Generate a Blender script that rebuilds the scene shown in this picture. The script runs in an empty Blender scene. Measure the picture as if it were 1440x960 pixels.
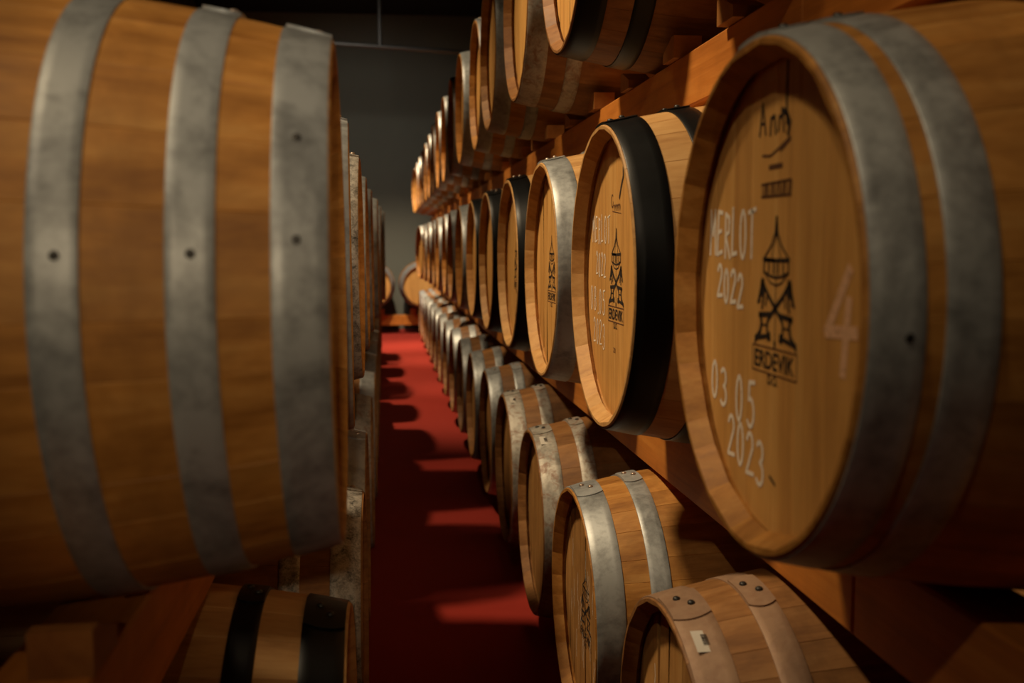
import bpy, math, random
from mathutils import Matrix, Vector
random.seed(7)
C = bpy.context.scene.collection
PI = math.pi
CZ = 1.25                       # eye height above the floor

# ------------------------------------------------------------------ camera
yaw, pitch, roll = math.radians(7.154), math.radians(5.413), math.radians(-0.33)
cy, sy, cp, sp = math.cos(yaw), math.sin(yaw), math.cos(pitch), math.sin(pitch)
fwd = Vector((sy*cp, cy*cp, -sp)); rgt = Vector((cy, -sy, 0)); upv = rgt.cross(fwd)
cr, sr = math.cos(roll), math.sin(roll)
rgt, upv = cr*rgt + sr*upv, -sr*rgt + cr*upv
cam_d = bpy.data.cameras.new('camera'); cam = bpy.data.objects.new('camera', cam_d); C.objects.link(cam)
cam_d.sensor_width = 36; cam_d.lens = 1409.78*36/1440
cam.matrix_world = Matrix(((rgt.x, upv.x, -fwd.x, 0), (rgt.y, upv.y, -fwd.y, 0), (rgt.z, upv.z, -fwd.z, CZ), (0, 0, 0, 1)))
cam_d.dof.use_dof = True; cam_d.dof.focus_distance = 2.2; cam_d.dof.aperture_fstop = 3.6
cam_d.clip_start = 0.02
bpy.context.scene.camera = cam

# ------------------------------------------------------------------ world, lamps, exposure
w = bpy.data.worlds.new('cellar_dark'); bpy.context.scene.world = w; w.use_nodes = True
w.node_tree.nodes['Background'].inputs[0].default_value = (1.0, 0.8, 0.6, 1)
w.node_tree.nodes['Background'].inputs[1].default_value = 0.0
vs = bpy.context.scene.view_settings
vs.view_transform = 'Standard'; vs.look = 'None'; vs.gamma = 1; vs.use_curve_mapping = False
vs.exposure = 0.0

def spot(name, loc, target, power, angle, blend=0.6, size=0.05, col=(1, 0.74, 0.45)):
    d = bpy.data.lights.new(name, 'SPOT'); o = bpy.data.objects.new(name, d); C.objects.link(o)
    d.energy = power; d.spot_size = math.radians(angle); d.spot_blend = blend; d.shadow_soft_size = size; d.color = col
    o.location = (loc[0], loc[1], loc[2]+CZ)
    dv = Vector(target) - Vector(loc); o.rotation_euler = dv.to_track_quat('-Z', 'Y').to_euler()
    return o
WARM = (1.0, 0.76, 0.47)
# ceiling spots above the edge of the left stack, aimed down across the aisle at the right rack
for ly, lx, pw in [(0.3, -1.4, 125), (2.4, -1.4, 600), (4.8, -1.45, 360), (7.5, -0.6, 560), (9.7, -0.5, 620), (11.8, -0.45, 900)]:
    spot('ceiling_spot', (lx, ly, 3.15), (0.42, ly+0.1, 0.0), pw, 46, 0.9, 0.14 if ly < 6 else 0.06, WARM)
# lamp behind the camera on the left, aimed at the front of the right rack
spot('rear_spot', (-1.5, -1.3, 2.7), (0.5, 1.9, -0.45), 75, 34, 1.0, 0.05, (1, 0.78, 0.52))
spot('rear_low_spot', (0.08, -3.3, 1.25), (-0.04, 1.0, 0.03), 170, 14, 1.0, 0.05, (1, 0.76, 0.48))
spot('rear_low_spot', (0.27, -3.3, 1.35), (-0.10, 2.1, 0.08), 190, 10, 1.0, 0.04, (1, 0.82, 0.6))  # extra unseen lamp, added to brighten the left row's hoop edges
# spot over the far end of the aisle, then an added far-wall fill
spot('aisle_spot', (-0.25, 12.0, 3.3), (0.1, 14.0, -1.0), 900, 60, 0.9, 0.05, (1, 0.8, 0.58))
spot('wall_fill', (-0.8, 11.0, 3.3), (-0.2, 15.4, 0.6), 210, 75, 1.0, 0.6, (1, 0.96, 0.86))  # added fill with no fixture of its own, lifts the far wall

# ------------------------------------------------------------------ materials
def new_mat(name):
    m = bpy.data.materials.new(name); m.use_nodes = True
    nt = m.node_tree; b = nt.nodes['Principled BSDF']
    return m, nt, b
def N(nt, typ, **kw):
    n = nt.nodes.new(typ)
    for k, v in kw.items(): setattr(n, k, v)
    return n
def mth(nt, op, a, b=None):
    n = N(nt, 'ShaderNodeMath', operation=op)
    for i, v in enumerate((a, b)):
        if v is None: continue
        if isinstance(v, (int, float)): n.inputs[i].default_value = v
        else: nt.links.new(v, n.inputs[i])
    return n.outputs[0]
def mixc(nt, fac, a, b, mode='MIX'):
    n = N(nt, 'ShaderNodeMix', data_type='RGBA', blend_type=mode)
    for i, v in ((0, fac), (6, a), (7, b)):
        if isinstance(v, (int, float)): n.inputs[i].default_value = v
        elif isinstance(v, tuple): n.inputs[i].default_value = (*v, 1) if len(v) == 3 else v
        else: nt.links.new(v, n.inputs[i])
    return n.outputs[2]
def ramp(nt, src, stops):
    n = N(nt, 'ShaderNodeValToRGB'); e = n.color_ramp.elements
    while len(e) < len(stops): e.new(0.5)
    for el, (p, c) in zip(e, stops): el.position = p; el.color = (*c, 1) if len(c) == 3 else c
    nt.links.new(src, n.inputs[0]); return n.outputs[0]
def coords(nt, scale, rnd=True):
    tc = N(nt, 'ShaderNodeTexCoord'); mp = N(nt, 'ShaderNodeMapping'); mp.inputs['Scale'].default_value = scale
    nt.links.new(tc.outputs['Object'], mp.inputs[0])
    oi = N(nt, 'ShaderNodeObjectInfo'); at = N(nt, 'ShaderNodeAttribute', attribute_name='rnd')
    s = mth(nt, 'FRACT', mth(nt, 'ADD', oi.outputs['Random'], at.outputs['Fac']))
    off = N(nt, 'ShaderNodeVectorMath', operation='ADD')
    cmb = N(nt, 'ShaderNodeCombineXYZ')
    for i in range(3): nt.links.new(mth(nt, 'MULTIPLY', s, 31.7+9*i), cmb.inputs[i])
    nt.links.new(mp.outputs[0], off.inputs[0]); nt.links.new(cmb.outputs[0], off.inputs[1])
    return off.outputs[0], s, tc.outputs['Object']
def noise(nt, vec, scale, detail=4, rough=0.55, dist=0.0):
    n = N(nt, 'ShaderNodeTexNoise'); n.inputs['Scale'].default_value = scale; n.inputs['Detail'].default_value = detail
    n.inputs['Roughness'].default_value = rough; n.inputs['Distortion'].default_value = dist
    nt.links.new(vec, n.inputs['Vector']); return n.outputs['Fac']
def bump(nt, b, h, strength, dist=0.002):
    n = N(nt, 'ShaderNodeBump'); n.inputs['Strength'].default_value = strength; n.inputs['Distance'].default_value = dist
    nt.links.new(h, n.inputs['Height']); nt.links.new(n.outputs[0], b.inputs['Normal'])

def wood(name, dark, mid, light, scale, var=0.35, rough=0.55, blotch=0.35, spec=0.3, streak=1.0):
    m, nt, b = new_mat(name)
    v, s, ob = coords(nt, scale)
    g = noise(nt, v, 1.0, 6, 0.6, 0.5)
    g2 = noise(nt, v, 4.2, 4, 0.65, 0.2)
    f = mth(nt, 'ADD', mth(nt, 'MULTIPLY', g, 0.7), mth(nt, 'MULTIPLY', g2, 0.3))
    col = ramp(nt, f, [(0.30, dark), (0.5, mid), (0.68, light)])
    bl = noise(nt, ob, 5.5, 4, 0.6, 1.5)
    col = mixc(nt, mth(nt, 'MULTIPLY', ramp(nt, bl, [(0.42, (0, 0, 0)), (0.72, (1, 1, 1))]), blotch), col, tuple(x*0.45 for x in dark))
    # individual pieces differ a little
    val = mth(nt, 'ADD', 1.0 - var/2, mth(nt, 'MULTIPLY', s, var))
    hs = N(nt, 'ShaderNodeHueSaturation'); nt.links.new(val, hs.inputs['Value']); nt.links.new(col, hs.inputs['Color'])
    nt.links.new(hs.outputs[0], b.inputs['Base Color'])
    nt.links.new(mth(nt, 'ADD', rough-0.08, mth(nt, 'MULTIPLY', g2, 0.2)), b.inputs['Roughness'])
    b.inputs['Specular IOR Level'].default_value = spec
    bump(nt, b, f, 0.35*streak, 0.0015)
    return m
SX = (1.6, 26, 26); SZ = (26, 26, 1.8); SY = (24, 1.2, 24)
oak_warm = wood('oak_stave_warm', (.27, .105, .018), (.48, .215, .045), (.62, .32, .085), SX, 0.2, blotch=0.5)
oak_light = wood('oak_stave_light', (.40, .19, .055), (.58, .32, .11), (.68, .41, .16), SX, 0.2, blotch=0.15)
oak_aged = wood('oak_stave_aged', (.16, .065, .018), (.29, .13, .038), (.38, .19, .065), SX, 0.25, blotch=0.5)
head_warm = wood('oak_head_warm', (.50, .24, .065), (.70, .365, .100), (.80, .46, .145), SZ, 0.15, blotch=0.12)
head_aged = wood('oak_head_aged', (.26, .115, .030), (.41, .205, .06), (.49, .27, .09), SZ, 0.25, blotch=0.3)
timber = wood('beam_timber', (.40, .125, .016), (.58, .20, .03), (.70, .28, .05), SY, 0.15, blotch=0.25)
wedge_wood = wood('wedge_timber', (.26, .09, .02), (.38, .15, .035), (.46, .20, .05), (14, 14, 14), 0.3, blotch=0.1)

def metal(name, base, dark, metallic, rough, mott=0.5, rust=0.0, scale=9, bstr=0.25, rvar=0.25):
    m, nt, b = new_mat(name)
    v, s, ob = coords(nt, (scale, scale, scale))
    n1 = noise(nt, v, 1.0, 8, 0.68, 0.6); n2 = noise(nt, v, 7.0, 5, 0.6)
    f = mth(nt, 'ADD', mth(nt, 'MULTIPLY', n1, 0.7), mth(nt, 'MULTIPLY', n2, 0.3))
    fac = ramp(nt, f, [(0.36, (1, 1, 1)), (0.56, (0, 0, 0))])
    col = mixc(nt, mth(nt, 'MULTIPLY', fac, mott), base, dark)
    if rust:
        rn = noise(nt, v, 2.3, 6, 0.7, 1.0)
        rf = ramp(nt, rn, [(0.50, (0, 0, 0)), (0.62, (1, 1, 1))])
        col = mixc(nt, mth(nt, 'MULTIPLY', rf, rust), col, (.20, .085, .035))
        nt.links.new(mth(nt, 'MULTIPLY', mth(nt, 'SUBTRACT', 1.0, mth(nt, 'MULTIPLY', rf, rust)), metallic), b.inputs['Metallic'])
    else: b.inputs['Metallic'].default_value = metallic
    nt.links.new(col, b.inputs['Base Color'])
    nt.links.new(mth(nt, 'ADD', rough-rvar/2, mth(nt, 'MULTIPLY', n1, rvar)), b.inputs['Roughness'])
    bump(nt, b, f, bstr, 0.001)
    return m
galv = metal('hoop_galvanised', (.40, .42, .42), (.15, .155, .155), 0.4, 0.46, 0.85)
galv_old = metal('hoop_galvanised_worn', (.44, .41, .35), (.17, .155, .13), 0.45, 0.55, 0.9, 0.7, 12, 0.5)
galv_tan = metal('hoop_tanned', (.32, .20, .12), (.18, .10, .06), 0.25, 0.6, 0.6, 0.3, 10)
galv_scratch = metal('hoop_pitted', (.46, .43, .37), (.06, .055, .045), 0.5, 0.5, 1.0, 0.0, 34, 0.9)
black_hoop = metal('hoop_black', (.003, .0035, .004), (.002, .002, .002), 0.0, 0.40, 0.5, 0.0, 9, 0.12, 0.15)
black_hoop.node_tree.nodes['Principled BSDF'].inputs['Specular IOR Level'].default_value = 0.25
rivet_steel = metal('rivet_steel', (.42, .33, .26), (.2, .15, .12), 0.7, 0.4, 0.4)
rivet_dark = metal('rivet_dark', (.03, .028, .025), (.01, .01, .01), 0.3, 0.45, 0.4)

def plain(name, col, rough=0.7, metallic=0.0, nscale=30, amt=0.25, bstr=0.1):
    m, nt, b = new_mat(name)
    v, s, ob = coords(nt, (1, 1, 1))
    n1 = noise(nt, ob, nscale, 4, 0.6)
    nt.links.new(mixc(nt, mth(nt, 'MULTIPLY', n1, amt), col, tuple(c*0.4 for c in col)), b.inputs['Base Color'])
    b.inputs['Roughness'].default_value = rough; b.inputs['Metallic'].default_value = metallic
    bump(nt, b, n1, bstr, 0.002)
    return m
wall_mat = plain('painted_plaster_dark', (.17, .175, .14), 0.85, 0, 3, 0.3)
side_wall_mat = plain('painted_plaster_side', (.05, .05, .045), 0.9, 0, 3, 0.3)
ceil_mat = plain('ceiling_black', (.006, .006, .007), 0.9, 0, 4)
floor_mat = plain('concrete_floor_dark', (.03, .024, .02), 0.8, 0, 6, 0.5)
carpet_mat = plain('carpet_red', (.40, .022, .008), 0.95, 0, 260, 0.6, 0.6)
ink_mat = plain('stamp_ink', (.018, .010, .006), 0.8, 0, 60, 0.3)
ink_soft = plain('stamp_ink_brown', (.13, .05, .018), 0.8, 0, 60, 0.3)
groove_mat = plain('dark_gap', (.02, .01, .005), 0.9)
rail_mat = plain('rail_steel', (.10, .09, .08), 0.45, 0.6, 12)
sticker_mat = plain('sticker_paper', (.62, .58, .50), 0.6, 0, 20, 0.15)
def chalk(name, col, thr):
    m, nt, b = new_mat(name); b.inputs['Base Color'].default_value = (*col, 1); b.inputs['Roughness'].default_value = 0.95
    v, s, ob = coords(nt, (1, 1, 1)); n1 = noise(nt, ob, 110, 5, 0.7)
    f = ramp(nt, n1, [(thr-0.08, (0, 0, 0)), (thr+0.1, (1, 1, 1))])
    tr = N(nt, 'ShaderNodeBsdfTransparent'); mx = N(nt, 'ShaderNodeMixShader')
    nt.links.new(f, mx.inputs[0]); nt.links.new(tr.outputs[0], mx.inputs[1]); nt.links.new(b.outputs[0], mx.inputs[2])
    nt.links.new(mx.outputs[0], nt.nodes['Material Output'].inputs['Surface'])
    return m
chalk_mat = chalk('white_chalk', (.95, .86, .72), 0.33)
chalk_faint = chalk('rubbed_chalk', (.85, .50, .28), 0.36)

# ------------------------------------------------------------------ mesh helpers
def mesh(name, verts, faces, sharp=None, mats=()):
    me = bpy.data.meshes.new(name); me.from_pydata(verts, [], faces); me.update()
    if sharp is not None:
        me.polygons.foreach_set('use_smooth', [True]*len(me.polygons))
        me.set_sharp_from_angle(angle=math.radians(sharp))
    me.materials.append(None)
    return me
def link(name, me, mat, parent=None, loc=(0, 0, 0), rot=(0, 0, 0)):
    o = bpy.data.objects.new(name, me); C.objects.link(o)
    o.parent = parent; o.location = loc; o.rotation_euler = rot
    if me is not None and mat is not None:
        o.material_slots[0].link = 'OBJECT'; o.material_slots[0].material = mat
    return o
def tag(o, label=None, cat=None, group=None, kind=None):
    if label: o['label'] = label
    if cat: o['category'] = cat
    if group: o['group'] = group
    if kind: o['kind'] = kind
    return o
def box_data(x0, x1, y0, y1, z0, z1, bev=0.0):
    v = []; f = []
    if bev <= 0:
        v = [(x, y, z) for x in (x0, x1) for y in (y0, y1) for z in (z0, z1)]
        f = [(0, 1, 3, 2), (4, 6, 7, 5), (0, 4, 5, 1), (2, 3, 7, 6), (0, 2, 6, 4), (1, 5, 7, 3)]
        return v, f
    import bmesh
    bm = bmesh.new()
    vv = [bm.verts.new(p) for p in [(x, y, z) for x in (x0, x1) for y in (y0, y1) for z in (z0, z1)]]
    for q in [(0, 1, 3, 2), (4, 6, 7, 5), (0, 4, 5, 1), (2, 3, 7, 6), (0, 2, 6, 4), (1, 5, 7, 3)]: bm.faces.new([vv[i] for i in q])
    bmesh.ops.bevel(bm, geom=bm.edges[:], offset=bev, segments=1, affect='EDGES')
    bm.verts.index_update()
    v = [tuple(p.co) for p in bm.verts]; f = [tuple(p.index for p in q.verts) for q in bm.faces]; bm.free()
    return v, f
def box(name, x0, x1, y0, y1, z0, z1, mat, parent=None, bev=0.0):
    cx, cyy = (x0+x1)/2, (y0+y1)/2
    v, f = box_data(x0-cx, x1-cx, y0-cyy, y1-cyy, 0, z1-z0, bev)
    return link(name, mesh(name, v, f), mat, parent, (cx, cyy, z0))

# ------------------------------------------------------------------ the setting
FX = 15.45
def struct(name, *a, **k):
    o = box(name, *a, **k); o['kind'] = 'structure'; return o
struct('floor', -2.8, 2.2, -4.2, FX+.2, -0.15, 0, floor_mat)
struct('ceiling', -2.8, 2.2, -4.2, FX+.2, CZ+3.45, CZ+3.6, ceil_mat)
struct('wall_far', -2.8, 2.2, FX, FX+.2, 0, CZ+3.45, wall_mat)
struct('wall_near', -2.8, 2.2, -4.2, -4.0, 0, CZ+3.45, side_wall_mat)
struct('wall_left', -2.8, -2.6, -4.0, FX, 0, CZ+3.45, side_wall_mat)
struct('wall_right', 2.0, 2.2, -4.0, FX, 0, CZ+3.45, side_wall_mat)

# red carpet runner
cv, cf = [], []
nx, ny = 10, 60
for j in range(ny+1):
    for i in range(nx+1):
        u = i/nx; x = -0.20 + 0.78*u
        z = 0.008 if 0 < i < nx else 0.0005
        cv.append((x-0.19, -1.2 + 16.6*j/ny - 7.1, z))
for j in range(ny):
    for i in range(nx): a = j*(nx+1)+i; cf.append((a, a+1, a+nx+2, a+nx+1))
tag(link('carpet_runner', mesh('carpet_runner', cv, cf, 60), carpet_mat, None, (0.19, 7.1, 0)), 'long red carpet runner laid along the aisle between the barrel racks', 'carpet')

# ------------------------------------------------------------------ barrel geometry
L = 0.95; RB = 0.345; RE = 0.288; DEP = 0.035
def RO(s): return RB - (RB-RE)*(2*s/L-1)**2
def RI(s):
    d = min(s, L-s); base = RO(s) - 0.027
    if d < 0.0245: return base + 0.020*(1-d/0.025)      # bevelled chime
    if 0.0255 < d < DEP+0.001: return base + 0.010        # croze groove that holds the head
    return base
ST = [0, 0.004, 0.024, 0.025, 0.026, 0.0355, 0.038, 0.075, .14, .22, .31, .40, .475, .55, .64, .73, .81, .875, .912, .9145, .924, .925, .926, .946, .95]
def stave_data(th0, th1, st, edge, nseg):
    """one bent stave between two angles; angle 0 is up, positive towards -Y"""
    v, f = [], []
    def P(s, r, t): return (s-L/2, -r*math.sin(t), r*math.cos(t))
    n = nseg+3
    for s in st:
        ro, ri = RO(s), RI(s)
        if s in (0, st[-1]): ro -= 0.002
        e = edge/ro
        ring = [(ro-edge*0.9, th0)] + [(ro, th0+e+(th1-th0-2*e)*k/nseg) for k in range(nseg+1)] + [(ro-edge*0.9, th1)]
        for r, t in ring: v.append(P(s, r, t))
        v.append(P(s, ri, th1)); v.append(P(s, ri, th0))
    m = n+2
    for a in range(len(st)-1):
        for k in range(m):
            k2 = (k+1) % m
            f.append((a*m+k, a*m+k2, (a+1)*m+k2, (a+1)*m+k))
    f.append(tuple(reversed(range(m)))); f.append(tuple(range((len(st)-1)*m, len(st)*m)))
    return v, f
PAT = []
for q in range(3):
    rr = random.Random(20+q); ws = [rr.choice([0.7, 0.85, 1.0, 1.15, 1.35]) for _ in range(28)]
    tot = sum(ws); a = 0; lay = []
    for i, wd in enumerate(ws):
        da = wd/tot*2*PI; lay.append((a+da/2, da)); a += da
    PAT.append([(mid, mesh('stave', *stave_data(-da/2, da/2, ST, 0.0008, 3), sharp=25)) for mid, da in lay])
# joined stave bodies for barrels too far away to pick the staves apart
FARB = []
FST = [0, 0.03, 0.031, .14, .31, .475, .64, .81, .919, .92, .95]
for q in range(2):
    V, F, A = [], [], []
    for mid, me in PAT[q]:
        da = 2*max(abs(math.atan2(-p.co.y, p.co.z)) for p in me.vertices)
        v, f = stave_data(mid-da/2, mid+da/2, FST, 0.002, 2); b0 = len(V); V += v; F += [tuple(i+b0 for i in g) for g in f]
        rv = random.random(); A += [rv]*len(v)
    me = mesh('staves', V, F, 25); at = me.attributes.new('rnd', 'FLOAT', 'POINT'); at.data.foreach_set('value', A); FARB.append(me)
RH = RO(DEP) - 0.027 + 0.004
def board_data(u0, u1, xf=None, g=0.0009):
    xf = DEP if xf is None else xf
    v, f = [], []
    def outline(a, b, R):
        us = [a+(b-a)*k/5 for k in range(6)]
        zt = [math.sqrt(max(R*R-u*u, 0)) for u in us]
        return [(u, z) for u, z in zip(us, zt)] + [(u, -z) for u, z in zip(reversed(us), reversed(zt))]
    u0c, u1c = max(u0, -RH+1e-4), min(u1, RH-1e-4)
    o1 = outline(u0c+g, u1c-g, RH); o2 = outline(u0c, u1c, RH)
    n = len(o1)
    v += [(xf-L/2, -u, z) for u, z in o1]; v += [(xf+0.0012-L/2, -u, z) for u, z in o2]; v += [(xf+0.022-L/2, -u, z) for u, z in o2]
    f.append(tuple(range(n)))
    for r in (0, 1):
        for k in range(n): f.append((r*n+k, (r+1)*n+k, (r+1)*n+(k+1) % n, r*n+(k+1) % n))
    f.append(tuple(reversed(range(2*n, 3*n))))
    return v, f
HB = []
for q in range(3):
    rr = random.Random(50+q); cuts = [-RH]
    while cuts[-1] < RH-0.09: cuts.append(cuts[-1]+rr.uniform(0.055, 0.085))
    cuts.append(RH)
    HB.append([mesh('head_board', *board_data(a, b)) for a, b in zip(cuts, cuts[1:])])
    if q == 0:
        V, F, A = [], [], []
        for a, b in zip(cuts, cuts[1:]):
            v, f = board_data(a, b); b0 = len(V); V += v; F += [tuple(i+b0 for i in g) for g in f]; A += [random.random()]*len(v)
        FARH = mesh('head', V, F); FARH.attributes.new('rnd', 'FLOAT', 'POINT').data.foreach_set('value', A)
def hoop_mesh(s0, s1, seg=96, cache={}):
    k = (round(s0, 4), round(s1, 4), seg)
    if k in cache: return cache[k]
    v, f = [], []
    prof = [(s0, -0.001), (s0, 0.0016), (s0+0.001, 0.0022)] + [(s0+(s1-s0)*j/4, 0.0022) for j in (1, 2, 3)] + [(s1-0.001, 0.0022), (s1, 0.0016), (s1, -0.001)]
    m = len(prof)
    for i in range(seg):
        t = 2*PI*i/seg; wob = 0.0004*math.sin(3*t+s0*50)+0.0003*math.sin(7*t+1) if seg > 50 else 0
        for s, d in prof:
            r = RO(s)+d+(wob if d > 0 else 0); v.append((s-L/2+(0.6*wob), -r*math.sin(t), r*math.cos(t)))
    for i in range(seg):
        j = (i+1) % seg
        for k2 in range(m-1): f.append((i*m+k2, i*m+k2+1, j*m+k2+1, j*m+k2))
    cache[k] = mesh('hoop', v, f, 35); return cache[k]
def lap_mesh(s0, s1, cache={}):
    k = (round(s0, 4), round(s1, 4))
    if k in cache: return cache[k]
    v, f = [], []; n = 10; t0, t1 = math.radians(-9), math.radians(9); m = 7
    for i in range(n+1):
        for j in range(m):
            q = j/(m-1); bow = math.radians(1.7)*(1-(2*q-1)**2)
            t = (t0-bow) + (t1-t0+2*bow)*i/n; s = s0+0.0005+(s1-s0-0.001)*q; r = RO(s)+0.0052
            v.append((s-L/2, -r*math.sin(t), r*math.cos(t)))
    for i in range(n):
        for j in range(m-1): a = i*m+j; f.append((a, a+1, a+m+1, a+m))
    # rim down to the hoop
    ring = [j for j in range(m)] + [i*m+m-1 for i in range(1, n+1)] + [n*m+j for j in range(m-2, -1, -1)] + [i*m for i in range(n-1, 0, -1)]
    b0 = len(v)
    for i in ring:
        x, y, z = v[i]; r = math.hypot(y, z); q = (r-0.0040)/r; v.append((x, y*q, z*q))
    for i in range(len(ring)): j = (i+1) % len(ring); f.append((ring[j], ring[i], b0+i, b0+j))
    cache[k] = mesh('hoop_lap', v, f, 35); return cache[k]
def dome(r, h, seg=10):
    v, f = [], []
    rings = [(r, 0), (r*0.92, h*0.55), (r*0.6, h*0.9)]
    for rr, hh in rings: v += [(rr*math.cos(2*PI*i/seg), rr*math.sin(2*PI*i/seg), hh) for i in range(seg)]
    v.append((0, 0, h))
    for a in range(2):
        for i in range(seg): j = (i+1) % seg; f.append((a*seg+i, a*seg+j, (a+1)*seg+j, (a+1)*seg+i))
    for i in range(seg): f.append((2*seg+i, 2*seg+(i+1) % seg, 3*seg))
    return v, f
RIV = mesh('rivet', *dome(0.0065, 0.0048), sharp=60)
NAIL = mesh('nail', *dome(0.0045, 0.0012), sharp=60)
def stick_on(name, me, mat, parent, s, t, h, local_rot=0):
    """put a small flat piece on the barrel surface at axial s, angle t; children share the barrel axis frame"""
    r = RO(s)+h
    o = link(name, me, mat, parent, (s-L/2, -r*math.sin(t), r*math.cos(t)), (t, 0, 0)); return o
def sticker_mesh():
    V, F = [], []
    n = 6
    for i in range(n+1):
        for j in range(2):
            yy = -0.022+0.044*i/n; V.append((-0.016+0.032*j, yy, math.sqrt(0.3**2-yy*yy)-0.3))
    for i in range(n): a = i*2; F.append((a, a+1, a+3, a+2))
    return mesh('sticker', V, F, 60)
STK = sticker_mesh()
def bars_mesh():
    V, F = [], []; rr = random.Random(4); y = -0.009
    while y < 0.013:
        wd = rr.choice([.0007, .0012, .0018]); z = math.sqrt(0.3**2-y*y)-0.3+0.0003
        b0 = len(V); V += [(-0.003, y, z), (0.009, y, z), (0.009, y+wd, z), (-0.003, y+wd, z)]; F.append((b0, b0+1, b0+2, b0+3)); y += wd+rr.choice([.0006, .001])
    return mesh('barcode', V, F)
BARS = bars_mesh()

# ------------------------------------------------------------------ flat print on the heads (u to the viewer's right, v up, from the head centre)
def ribbon(V, F, pts, wd, x=0.0):
    for k in range(len(pts)-1):
        (a, b), (c, d) = pts[k], pts[k+1]; l = math.hypot(c-a, d-b) or 1e-6
        ex, ey = (c-a)/l*wd*0.35, (d-b)/l*wd*0.35; nx_, ny_ = -(d-b)/l*wd/2, (c-a)/l*wd/2
        q = [(a-ex+nx_, b-ey+ny_), (a-ex-nx_, b-ey-ny_), (c+ex-nx_, d+ey-ny_), (c+ex+nx_, d+ey+ny_)]
        b0 = len(V); V += [(x-0.00002*(k % 3), -u, v) for u, v in q]; F.append((b0, b0+1, b0+2, b0+3))
def poly(V, F, pts, x=0.0):
    b0 = len(V); V += [(x, -u, v) for u, v in pts]; F.append(tuple(range(b0, b0+len(pts))))
def arc(cx, cy_, rx, ry, a0, a1, n=10):
    return [(cx+rx*math.cos(math.radians(a0+(a1-a0)*i/n)), cy_+ry*math.sin(math.radians(a0+(a1-a0)*i/n))) for i in range(n+1)]
GL = {  # hand-drawn strokes in a 1 x 1.6 box
 'M': [[(0, 0), (.1, 1.6), (.5, .7), (.9, 1.6), (1, 0)]], 'E': [[(.9, 1.5), (.2, 1.55), (.1, .8), (0, 0), (.9, .1)], [(.1, .8), (.7, .85)]],
 'R': [[(.1, 0), (.15, 1.55), (.8, 1.4), (.75, .9), (.15, .8), (.95, 0)]], 'L': [[(.15, 1.6), (.05, 0), (.8, .05)]],
 'O': [arc(.5, .8, .45, .8, 80, 440, 14)], 'T': [[(0, 1.5), (1.1, 1.6)], [(.55, 1.55), (.5, 0)]],
 '0': [arc(.45, .8, .38, .8, 80, 440, 14)], '2': [arc(.45, 1.2, .38, .4, 160, -20, 8)+[(.05, .05), (.95, .1)]],
 '3': [arc(.4, 1.2, .38, .38, 140, -80, 8)+arc(.4, .42, .45, .42, 80, -140, 8)], '5': [[(.9, 1.6), (.25, 1.55), (.2, .95)]+arc(.4, .5, .45, .5, 80, -140, 8)],
 '8': [arc(.45, 1.2, .33, .38, -80, 280, 10), arc(.45, .42, .42, .42, 90, 450, 10)], '.': [[(.3, 0), (.45, .08)]],
 '4': [[(.75, 1.6), (0, .55), (1, .6)], [(.75, 1.1), (.6, -.1)]], '9': [arc(.4, 1.15, .38, .4, 0, 360, 10), [(.78, 1.15), (.6, 0)]], ' ': []}
def hand(lines, wd):
    """lines: (text, u, v, letter width, letter height, slope, gap)"""
    V, F = [], []; rr = random.Random(3)
    for txt, u, v, lw, lh, slope, gap in lines:
        x = u
        for ch in txt:
            adv = 0.5 if ch in '. ' else 1
            jx, jy = rr.uniform(-.001, .001), rr.uniform(-.003, .003)
            for st in GL[ch]:
                ribbon(V, F, [(x+jx+px*lw, v+jy+(x-u)*slope+py*lh/1.6) for px, py in st], wd)
            x += (lw+gap)*adv
    return mesh('chalk_writing', V, F)
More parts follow.
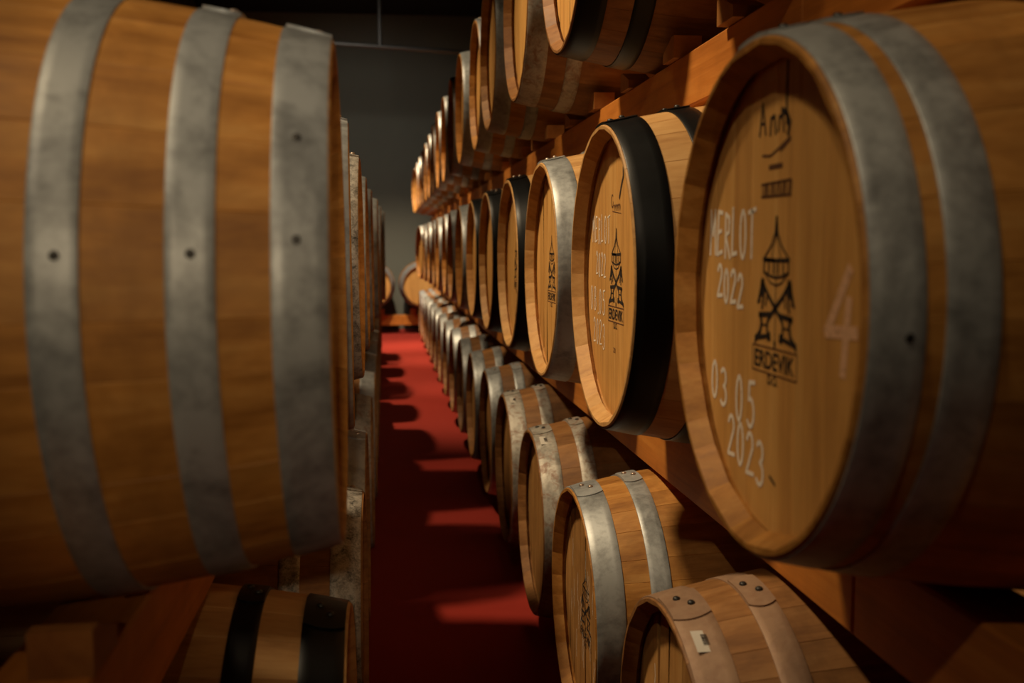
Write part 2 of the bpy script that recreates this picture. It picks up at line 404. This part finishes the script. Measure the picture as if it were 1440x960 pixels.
def logo_mesh():
    V, F = [], []; c = 0.012
    R = lambda pts, wd: ribbon(V, F, [(c+u, v) for u, v in pts], wd)
    Pq = lambda pts: poly(V, F, [(c+u, v) for u, v in pts])
    # spire and lantern
    Pq([(-.0014, .095), (.0014, .095), (.004, .072), (-.004, .072)])
    for s in (-1, 1):
        R([(s*.001, .094), (s*.004, .076), (s*.014, .062), (s*.037, .046)], .0030)
        R([(0, .074), (s*.008, .060), (s*.013, .046)], .0018)
    R([(-.038, .046), (0, .0445), (.038, .046)], .0038)
    for u in (-.036, -.0215, -.0072, .0072, .0215, .036): R([(u, .046), (u, .030)], .0036)
    for u in (-.029, -.0143, 0, .0143, .029): Pq([(u-.005, .0425), (u+.005, .0425), (u+.006, .046), (u-.006, .046)])
    R([(-.036, .031), (-.018, .0265), (0, .025), (.018, .0265), (.036, .031)], .0030)
    R([(-.034, .030), (-.017, .019), (0, .016), (.017, .019), (.034, .030)], .0020)
    R([(0, .044), (0, -.055)], .0016)
    # crossed arms with flared wings
    for s in (-1, 1):
        R([(s*.042, .021), (s*.022, .004), (0, -.010), (-s*.018, -.022)], .0062)
        Pq([(s*.034, .024), (s*.046, .018), (s*.050, -.002), (s*.038, .004)][::s])
        R([(s*.044, .014), (s*.054, -.006), (s*.047, -.003)], .0036)
        R([(s*.034, .010), (s*.040, -.012)], .0050)
        R([(s*.025, .004), (s*.029, -.008)], .0034)
        # two corner towers at the foot
        R([(s*.014, -.018), (s*.048, -.020)], .0062)
        R([(s*.018, -.021), (s*.023, -.028), (s*.023, -.038), (s*.018, -.045)], .0050)
        R([(s*.045, -.021), (s*.041, -.028), (s*.045, -.040), (s*.055, -.047)], .0062)
        R([(s*.023, -.031), (s*.042, -.032)], .0022)
        R([(s*.017, -.043), (s*.054, -.048)], .0056)
        Pq([(s*.042, -.038), (s*.062, -.046), (s*.063, -.056), (s*.052, -.050)][::s])
        Pq([(s*.014, -.038), (s*.024, -.039), (s*.022, -.050), (s*.012, -.048)][::-s])
    Pq([(-.003, -.048), (.003, -.048), (.0025, -.058), (-.0025, -.058)])
    return mesh('stamped_emblem', V, F)
LOGO = logo_mesh()
def text_mesh(s, width, height, u, v, name='stamped_text', bold=0.0):
    cu = bpy.data.curves.new(name, 'FONT'); cu.body = s; cu.size = 1; cu.align_x = 'CENTER'; cu.align_y = 'CENTER'; cu.offset = bold
    o = bpy.data.objects.new('tmp', cu); C.objects.link(o); bpy.context.view_layer.update()
    me = bpy.data.meshes.new_from_object(o.evaluated_get(bpy.context.evaluated_depsgraph_get()))
    bpy.data.objects.remove(o); bpy.data.curves.remove(cu)
    xs = [p.co.x for p in me.vertices]; ys = [p.co.y for p in me.vertices]
    kx, ky = width/(max(xs)-min(xs)), height/(max(ys)-min(ys)); mx, my = (max(xs)+min(xs))/2, (max(ys)+min(ys))/2
    for p in me.vertices: x, y = p.co.x, p.co.y; p.co = (0, -((x-mx)*kx+u), (y-my)*ky+v)
    me.materials.clear(); me.materials.append(None); return me
NAME_T = text_mesh('ERDEVIK', .118, .021, .010, -.072, bold=0.02); SUB_T = text_mesh('D.O.', .030, .012, .008, -.094, bold=0.02)
NUM_T = text_mesh('20', .018, .010, .0, -.142)
def frame_mesh(u, v, wd, ht, lw):
    V, F = [], []; a, b = wd/2, ht/2
    ribbon(V, F, [(u-a, v-b), (u+a, v-b), (u+a, v+b), (u-a, v+b), (u-a, v-b)], lw); return mesh('stamp_frame', V, F)
FRAME = frame_mesh(.010, -.072, .132, .030, .0018)

# ------------------------------------------------------------------ barrels
def barrel(label, hx, hy, z, style, facing=1, twist=0.0, group=None):
    """hx, hy, z: centre of the visible head's rim; facing 1 looks to -X, -1 to +X"""
    yawb = (0 if facing == 1 else PI) + twist
    ax = Vector((math.cos(yawb), math.sin(yawb), 0))
    root = bpy.data.objects.new('wine_barrel', None); C.objects.link(root); root.empty_display_size = 0.1
    c = Vector((hx, hy, CZ+z)) + ax*L/2
    root.location = (c.x, c.y, c.z-RB); root.rotation_euler = (0, 0, yawb)
    tag(root, label, 'barrel', group)
    near = style.get('near', False); rr = random.Random(style.get('seed', int(hy*100)+int(z*10)))
    wood_m, head_m, hoop_m = style['wood'], style['head'], style['metal']
    ang = style.get('ang', rr.uniform(0, 6.28)); A = (0, 0, RB)
    if near:
        for mid, me in PAT[rr.randrange(3)]: link('stave', me, wood_m, root, A, (mid+ang, 0, 0))
        for me in HB[rr.randrange(3)]: link('head_board', me, head_m, root, A, (style.get('headang', rr.uniform(-.06, .06)), 0, 0))
    else:
        tag(link('staves', rr.choice(FARB), wood_m, root, A, (ang, 0, 0)), kind='stuff')
        tag(link('head', FARH, head_m, root, A, (rr.uniform(-.1, .1), 0, 0)), kind='stuff')
    # far head, one disc
    link('rear_head', REAR, head_m, root, A)
    hoops = style['hoops']; allh = [(a, b) for a, b in hoops] + [(L-b, L-a) for a, b in hoops]
    for k, (a, b) in enumerate(allh):
        hm = hoop_m[k] if isinstance(hoop_m, list) and k < len(hoop_m) else (hoop_m[0] if isinstance(hoop_m, list) else hoop_m)
        lapang = style.get('lap', rr.uniform(-.12, .25)) + (rr.uniform(-.04, .04))
        h = link('hoop', hoop_mesh(a, b, 120 if near else 48), hm, root, A, (lapang, 0, 0))
        if k < len(hoops):
            if near:
                link('hoop_lap', lap_mesh(a, b), hm, h)
                rm = style.get('rivet', rivet_steel)
                m_ = (a+b)/2
                for s_, t_ in ((m_-.008, -.045), (m_+.008, .045)): stick_on('rivet', RIV, rm, h, s_, t_, 0.0050)
                for nk, nt_ in style.get('nails', {}).get(k, []): stick_on('nail', NAIL, rivet_dark, h, nk, nt_-lapang, 0.0022)
            if k == 0 and style.get('sticker') is not None:
                st = stick_on('sticker', STK, sticker_mat, h, m_ if near else (a+b)/2, style['sticker'], 0.0032)
                if near: pass
                bb = stick_on('barcode', BARS, ink_mat, h, (a+b)/2, style['sticker'], 0.0036)
    xh = (DEP-0.0006-L/2, 0.010, RB)
    if style.get('logo'):
        e = link('stamped_emblem', LOGO, ink_mat, root, xh); tag(e, 'black stamped tower emblem with crossed arms')
        t = link('stamped_lettering', NAME_T, ink_mat, root, xh); tag(t, 'black stamped lettering reading ERDEVIK')
        link('stamp_frame', FRAME, ink_soft, root, xh); link('stamped_subline', SUB_T, ink_mat, root, xh)
    for nm, me, mt, lb in style.get('marks', []):
        o = link(nm, me, mt, root, xh); tag(o, lb)
    return root
V, F = [], []
for i in range(40): V.append((L/2-DEP, RH*math.cos(2*PI*i/40), RH*math.sin(2*PI*i/40)))
for i in range(40): V.append((L/2-DEP-.02, RH*math.cos(2*PI*i/40), RH*math.sin(2*PI*i/40)))
F = [tuple(range(40)), tuple(reversed(range(40, 80)))]+[(i, i+40, (i+1) % 40+40, (i+1) % 40) for i in range(40)]
REAR = mesh('rear_head', V, F)

H_M1 = [(.004, .050), (.066, .110)]
H_L1 = [(.002, .052), (.098, .139), (.206, .247)]
H_B = [(.003, .064), (.120, .164)]
H_F = [(.003, .060), (.105, .148)]
# marks on individual heads
m1_chalk = hand([('MERLOT', -.220, .050, .021, .058, -.02, .0075), ('2022', -.19, -.006, .020, .042, -.16, .006),
                 ('03', -.208, -.140, .026, .048, -.25, .010), ('05', -.112, -.156, .026, .056, -.1, .014),
                 ('2023', -.140, -.212, .026, .052, -.15, .008)], .0056)
m1_four = hand([('4', .150, -.058, .062, .095, .05, .006)], .013)
V, F = [], []
ribbon(V, F, [(-.045, .190), (-.036, .226), (-.026, .190)], .004); ribbon(V, F, [(-.040, .203), (-.030, .203)], .003)
ribbon(V, F, [(-.012, .188), (-.010, .206), (.0, .208), (.004, .188)], .0045); ribbon(V, F, [(.012, .190), (.014, .205), (.024, .206), (.028, .188)], .0045)
ribbon(V, F, [(.036, .262), (.034, .225), (.036, .196)], .0055); ribbon(V, F, [(.022, .212), (.036, .206), (.044, .196), (.040, .184)], .007)
m1_script = mesh('stamped_script', V, F)
V, F = [], []
ribbon(V, F, [(-.035, .166), (-.01, .164), (.02, .172), (.046, .180)], .0028); ribbon(V, F, [(.02, .168), (.046, .178)], .004)
ribbon(V, F, [(-.012, .151), (.024, .151)], .0055)
m1_rule = mesh('stamped_rules', V, F)
V, F = [], []
ribbon(V, F, [(-.036, .1325), (.051, .1335)], .0025); ribbon(V, F, [(-.036, .1180), (.051, .1170)], .0025)
for i in range(15): ribbon(V, F, [(-.034+.006*i, .119), (-.034+.006*i+(.002 if i % 3 else -.001), .132)], .0032 if i % 4 else .0016)
m1_box = mesh('stamped_bar', V, F)
V, F = [], []
poly(V, F, [(.004, -.205), (.022, -.212), (.022, -.216), (.003, -.209)]); m1_tick = mesh('ink_tick', V, F)
m2_chalk = hand([('MERLOT', -.206, .070, .018, .054, -.02, .0105), ('2022', -.172, .002, .017, .048, -.1, .008),
                 ('08.05', -.226, -.072, .022, .050, -.08, .012), ('2023', -.196, -.145, .020, .052, -.03, .010)], .0032)
V, F = [], []
ribbon(V, F, arc(-.022, .148, .009, .012, 60, 320, 10)+[(-.014, .146)], .0026)
for i in range(5): ribbon(V, F, arc(-.004+i*.011, .134, .0045, .006, 180, -60, 6), .0022)
ribbon(V, F, [(-.020, .128), (.052, .122)], .0012)
m2_script = mesh('stamped_script', V, F)
V, F = [], []
ribbon(V, F, [(.066, .215), (.068, .190), (.052, .172), (.038, .152)], .0075)
m2_stain = mesh('dark_stain', V, F)
V, F = [], []; rr = random.Random(9)
for i in range(16):
    x = -.17+.02*i+rr.uniform(-.006, .006); y = rr.uniform(-.12, .16)
    ribbon(V, F, [(x, y), (x+.004, y-.02), (x-.002, y-.045), (x+.004, y-.07)], .0022)
b_chalk = mesh('chalk_writing', V, F)

ORD = ['nearest', 'second', 'third', 'fourth', 'fifth', 'sixth', 'seventh', 'eighth', 'ninth', 'tenth', 'eleventh', 'twelfth', 'thirteenth', 'fourteenth', 'fifteenth', 'sixteenth', 'seventeenth', 'eighteenth']
def lab(kind, i, row):
    w_ = 'nearest one' if i == 0 else ORD[i]+' from camera'
    return f'{kind}, {w_} in {row}'

bl_warm = dict(wood=oak_warm, head=head_warm, metal=galv, hoops=H_F)
def sty(**k): d = dict(bl_warm); d.update(k); return d
BK = [black_hoop]*4

# middle row, right
M = [(.407, 1.101, -.062), (.407, 1.901, -.061), (.415, 2.705, -.065), (.418, 3.468, -.061), (.421, 4.254, -.062), (.425, 5.031, -.061),
     (.420, 5.80, -.06), (.418, 6.58, -.06), (.425, 7.36, -.06), (.415, 8.14, -.06), (.42, 8.92, -.06), (.41, 9.70, -.06), (.40, 10.48, -.06), (.375, 11.3, -.06)]
MS = {0: sty(near=True, hoops=H_M1, logo=True, lap=0.02, headang=0.0, ang=.1, seed=5, metal=galv, rivet=rivet_dark, wood=oak_warm,
             nails={0: [(.036, 1.63)]},
             marks=[('chalk_writing', m1_chalk, chalk_mat, 'white chalk handwriting reading MERLOT 2022 03 05 2023'), ('rubbed_mark', m1_four, chalk_faint, 'rubbed pale number 4 drawn near the rim'),
                    ('stamped_script', m1_script, ink_mat, None), ('stamped_rules', m1_rule, ink_soft, None), ('stamped_bar', m1_box, ink_soft, None), ('ink_tick', m1_tick, ink_mat, None)]),
      1: sty(near=True, hoops=H_B, metal=BK, logo=True, wood=oak_light, lap=0.0, headang=0.0, ang=.4, seed=8, rivet=rivet_dark,
             marks=[('chalk_writing', m2_chalk, chalk_mat, 'thin chalk handwriting reading MERLOT 2022 08.05 2023'), ('stamped_script', m2_script, ink_soft, None), ('dark_stain', m2_stain, groove_mat, 'dark curved drip stain'), ('stamped_number', NUM_T, ink_soft, None)]),
      2: sty(near=True, hoops=H_B, logo=True, wood=oak_light, seed=11, lap=0.0), 3: sty(near=True, hoops=H_B, metal=BK, logo=True, wood=oak_light, seed=12), 4: sty(near=True, hoops=H_B, metal=BK, wood=oak_light, seed=13),
      5: sty(hoops=H_B, metal=BK, wood=oak_light)}
MK = {0: 'big grey-hooped oak barrel with chalked 03 05', 1: 'black-hooped pale oak barrel with chalked 08.05', 2: 'silver-hooped oak barrel between black-hooped ones',
      3: 'black-hooped oak barrel', 4: 'black-hooped oak barrel', 5: 'black-hooped oak barrel'}
for i, (x, y, z) in enumerate(M):
    barrel(lab(MK.get(i, 'silver-hooped oak barrel'), i, 'right middle row'), x, y, z, MS.get(i, sty(hoops=H_B)), 1, math.radians(6) if i == 13 else 0, 'barrels of the right middle row')
# bottom row, right
BX = [.432, .430, .441, .447, .453]
for i in range(16):
    x = BX[i] if i < 5 else .45 - .0012*(i-5); y = 1.524+.783*i
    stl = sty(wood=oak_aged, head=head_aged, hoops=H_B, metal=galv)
    if i == 0: stl.update(near=True, metal=galv_tan, sticker=.36, lap=.05, rivet=rivet_dark, seed=31, marks=[('chalk_writing', b_chalk, chalk_mat, None)])
    if i == 1: stl.update(near=True, logo=True, lap=.0, seed=32, wood=oak_warm, marks=[('chalk_writing', b_chalk, chalk_mat, None)])
    if i == 2: stl.update(near=True, metal=galv_old, sticker=.33, lap=.0, rivet=rivet_dark, seed=33, wood=oak_aged)
    if i == 3: stl.update(near=True, metal=galv_old, sticker=.36, lap=.0, rivet=rivet_dark, seed=34)
    if i == 4: stl.update(near=True, lap=.1, seed=35)
    kind = {0: 'tan-hooped oak barrel with a white barcode sticker', 1: 'stamped oak barrel with smooth grey hoops', 2: 'oak barrel with worn rusty hoops, small sticker',
            3: 'oak barrel with worn hoops, square sticker'}.get(i, 'aged silver-hooped oak barrel')
    barrel(lab(kind, i, 'right bottom row'), x, y, -.868, stl, 1, 0, 'barrels of the right bottom row')
# top row, right
TX = [.41, .409, .404, .400, .420, .406]
for i in range(16):
    x = TX[i] if i < 6 else .41 - (.0 if i < 12 else .004*(i-11)); y = 1.55+.783*i
    stl = sty(hoops=H_B, wood=oak_warm)
    if i <= 4: stl.update(near=True, seed=60+i, wood=oak_aged if i < 3 else oak_warm, metal=(BK if i == 1 else galv_old if i == 2 else galv))
    barrel(lab('black-hooped oak barrel' if i == 1 else 'oak barrel with grey hoops', i, 'right top row'), x, y, .734, stl, 1, math.radians(5) if i == 15 else 0, 'barrels of the right top row')
# middle row, left
LM = [(-.053, 1.203), (-.064, 1.944), (-.061, 2.696), (-.058, 3.45), (-.050, 4.2), (-.032, 5.0), (-.020, 5.85), (.0, 6.7), (-.045, 7.5), (-.05, 8.3), (-.05, 9.1), (-.05, 9.9), (-.05, 10.7), (-.05, 11.5)]
for i, (x, y) in enumerate(LM):
    stl = sty(hoops=H_L1 if i < 4 else H_F, wood=oak_warm)
    if i < 3: stl.update(near=True, seed=80+i, metal=[galv, galv, galv_scratch][i], lap=.0, ang=.3,
                         nails={0: [(.030, -1.36), (.030, -1.02)], 1: [(.118, -1.41)], 2: [(.224, -1.42)]} if i == 0 else {})
    if i == 2: stl['metal'] = [galv_scratch]*6
    kind = {0: 'huge foreground oak barrel with three wide grey hoops', 2: 'oak barrel with a pitted silver end hoop'}.get(i, 'oak barrel with silver hoops')
    barrel(lab(kind, i, 'left middle row'), x, y, -.055, stl, -1, [math.radians(.9), math.radians(1.8)][i] if i < 2 else 0, 'barrels of the left middle row')
# bottom row, left
for i in range(14):
    x = [-.067, -.06, -.066, -.06][i] if i < 4 else -.055; y = 1.572+.77*i
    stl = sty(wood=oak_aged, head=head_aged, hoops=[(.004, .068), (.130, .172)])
    if i == 0: stl.update(near=True, metal=BK, wood=oak_light, seed=90, rivet=rivet_dark)
    if i == 1: stl.update(near=True, metal=galv_scratch, seed=91)
    if i == 2: stl.update(near=True, metal=galv, seed=92, lap=-.1)
    if i == 3: stl.update(metal=galv_old)
    kind = {0: 'black-hooped pale oak barrel', 1: 'oak barrel with pitted silver hoops'}.get(i, 'aged oak barrel with grey hoops')
    barrel(lab(kind, i, 'left bottom row'), x, y, -.868, stl, -1, 0, 'barrels of the left bottom row')
# end of the aisle: barrels facing the camera
FBX = [-.95, -.21, .53, 1.27]
wh = ['leftmost of the row, behind the left rack', 'left of the aisle centre', 'right of the aisle centre', 'rightmost of the row, behind the right rack']
for x, t in zip(FBX, wh):
    barrel('end-on oak barrel at the aisle end, '+t, x, 14.28, -.545, sty(hoops=[(.003, .078), (.090, .175), (.195, .27)]), 1, PI/2, 'barrels at the end of the aisle')

# ------------------------------------------------------------------ beams and wedges
def beam(x0, x1, y0, y1, z0, z1, label, group):
    o = box('timber_beam', x0, x1, y0, y1, z0+CZ, z1+CZ, timber, None, 0.004); tag(o, label, 'beam', group); return o
TZ0, TZ1 = .282, .392      # under the top row
MZ0, MZ1 = -.529, -.400    # under the middle row
SZ0, SZ1 = -1.25, -1.207   # sleepers on the floor
def run(x0, x1, cuts, z0, z1, what, group):
    for k in range(len(cuts)-1):
        w_ = 'nearest length' if k == 0 else ORD[k]+' length from the camera'
        beam(x0, x1, cuts[k]+.001, cuts[k+1]-.001, z0, z1, f'{what}, {w_}', group)
run(.62, .72, [.2, 1.46, 4.2, 7.2, 10.4, 13.7], TZ0, TZ1, 'orange timber beam under the right top row, aisle side', 'aisle-side beams under the right top row')
run(.62, .72, [.2, 1.25, 4.0, 7.0, 11.8], MZ0, MZ1, 'orange timber beam under the right middle row, aisle side', 'aisle-side beams under the right middle row')
run(.62, .72, [.9, 4.5, 9.5, 14.4], SZ0, SZ1, 'low timber sleeper on the floor under the right bottom row', 'sleepers under the right bottom row')
run(-.38, -.28, [.62, 3.6, 7.6, 11.9], MZ0, MZ1-.004, 'timber beam under the left middle row, aisle side', 'aisle-side beams under the left middle row')
run(-.38, -.28, [.9, 6.5, 12.2], SZ0, SZ1, 'low timber sleeper on the floor under the left bottom row', 'sleepers under the left bottom row')
for (a, b, c_, d, z0, z1, t) in [(1.12, 1.22, .2, 13.7, TZ0, TZ1, 'wall-side timber beam under the right top row'), (1.12, 1.22, .2, 11.8, MZ0, MZ1, 'wall-side timber beam under the right middle row'),
                                 (1.12, 1.22, .9, 14.4, SZ0, SZ1, 'wall-side sleeper under the right bottom row'), (-.80, -.70, .7, 11.9, MZ0, MZ1-.004, 'wall-side timber beam under the left middle row'),
                                 (-.80, -.70, .9, 12.2, SZ0, SZ1, 'wall-side sleeper under the left bottom row')]:
    beam(a, b, c_, d, z0, z1, t, None)
def wedge_data(sgn):
    """block whose top is cut to the barrel curve; origin at the base centre, high side away from the barrel"""
    prof = [(-.045, 0), (.04, 0), (.04, .046), (.02, .046), (-.045, .020)]
    if sgn < 0: prof = [(-a, b) for a, b in reversed(prof)]
    v = [(-.03, a, b) for a, b in prof] + [(.03, a, b) for a, b in prof]; n = 5
    f = [tuple(reversed(range(n))), tuple(range(n, 2*n))] + [(i, (i+1) % n, (i+1) % n+n, i+n) for i in range(n)]
    return v, f
WD = {1: mesh('wedge', *wedge_data(1)), -1: mesh('wedge', *wedge_data(-1))}
def wedges(xc, ys, zt, row, group):
    for i, y in enumerate(ys):
        for s, side in ((-1, 'near'), (1, 'far')):
            if row == 'right middle row' and i == 0 and s < 0: continue
            o = link('wooden_wedge', WD[s], wedge_wood, None, (xc+random.uniform(-.008, .008), y+s*.205, CZ+zt))
            w_ = 'nearest' if i == 0 else ORD[i]
            tag(o, f'small wooden wedge on the {side} side of the {w_} barrel, {row}', 'wedge', group)
wedges(.632, [1.55+.783*i for i in range(15)], TZ1, 'right top row', 'wedges under the right top row')
wedges(.632, [m[1] for m in M[:13]], MZ1, 'right middle row', 'wedges under the right middle row')
wedges(-.315, [m[1] for m in LM], MZ1-.004, 'left middle row', 'wedges under the left middle row')
# end rack
tag(box('timber_beam', -1.4, 1.7, 14.50, 14.62, CZ-1.12, CZ-.975, timber, None, .004), 'timber beam across the far end of the aisle under the end-on barrels', 'beam')
for x in (-1.3, .95): tag(box('timber_block', x, x+.14, 14.49, 14.63, .0, CZ-1.12, timber, None, .004), 'timber block on the floor holding up the %s end of the far cross beam' % ('left' if x < 0 else 'right'), 'block')
for x, t in zip(FBX, wh):
    for s, sd in ((-1, 'left'), (1, 'right')):
        o = box('wooden_chock', x+s*.14-.045, x+s*.14+.045, 14.50, 14.62, CZ-.975, CZ-.885, wedge_wood, None, .003)
        tag(o, f'wooden chock under the {sd} side of the end-on barrel {t}'.replace(' of the row', ''), 'chock', 'chocks under the end-on barrels')

# ------------------------------------------------------------------ steel rail hung from the ceiling at the far end
def tube(name, p0, p1, r, mat, parent):
    p0, p1 = Vector(p0), Vector(p1); d = p1-p0; q = d.to_track_quat('Z', 'Y'); V, F = [], []; n = 14
    for e in (0, d.length):
        for i in range(n): V.append(tuple(q @ Vector((r*math.cos(2*PI*i/n), r*math.sin(2*PI*i/n), e))))
    F = [(i, (i+1) % n, (i+1) % n+n, i+n) for i in range(n)]+[tuple(reversed(range(n))), tuple(range(n, 2*n))]
    return link(name, mesh(name, V, F, 40), mat, parent, p0)
rl = bpy.data.objects.new('hanging_rail', None); C.objects.link(rl); rl.location = (0, 13.5, CZ+2.6)
tag(rl, 'dark steel rail hanging across the aisle high in front of the far wall', 'rail')
tube('rail_pipe', (-1.7, 0, .085), (1.6, 0, -.075), .032, rail_mat, rl)
for x in (-.02, 1.45): tube('hanger_rod', (x, 0, .0), (x, 0, .85), .028, rail_mat, rl)
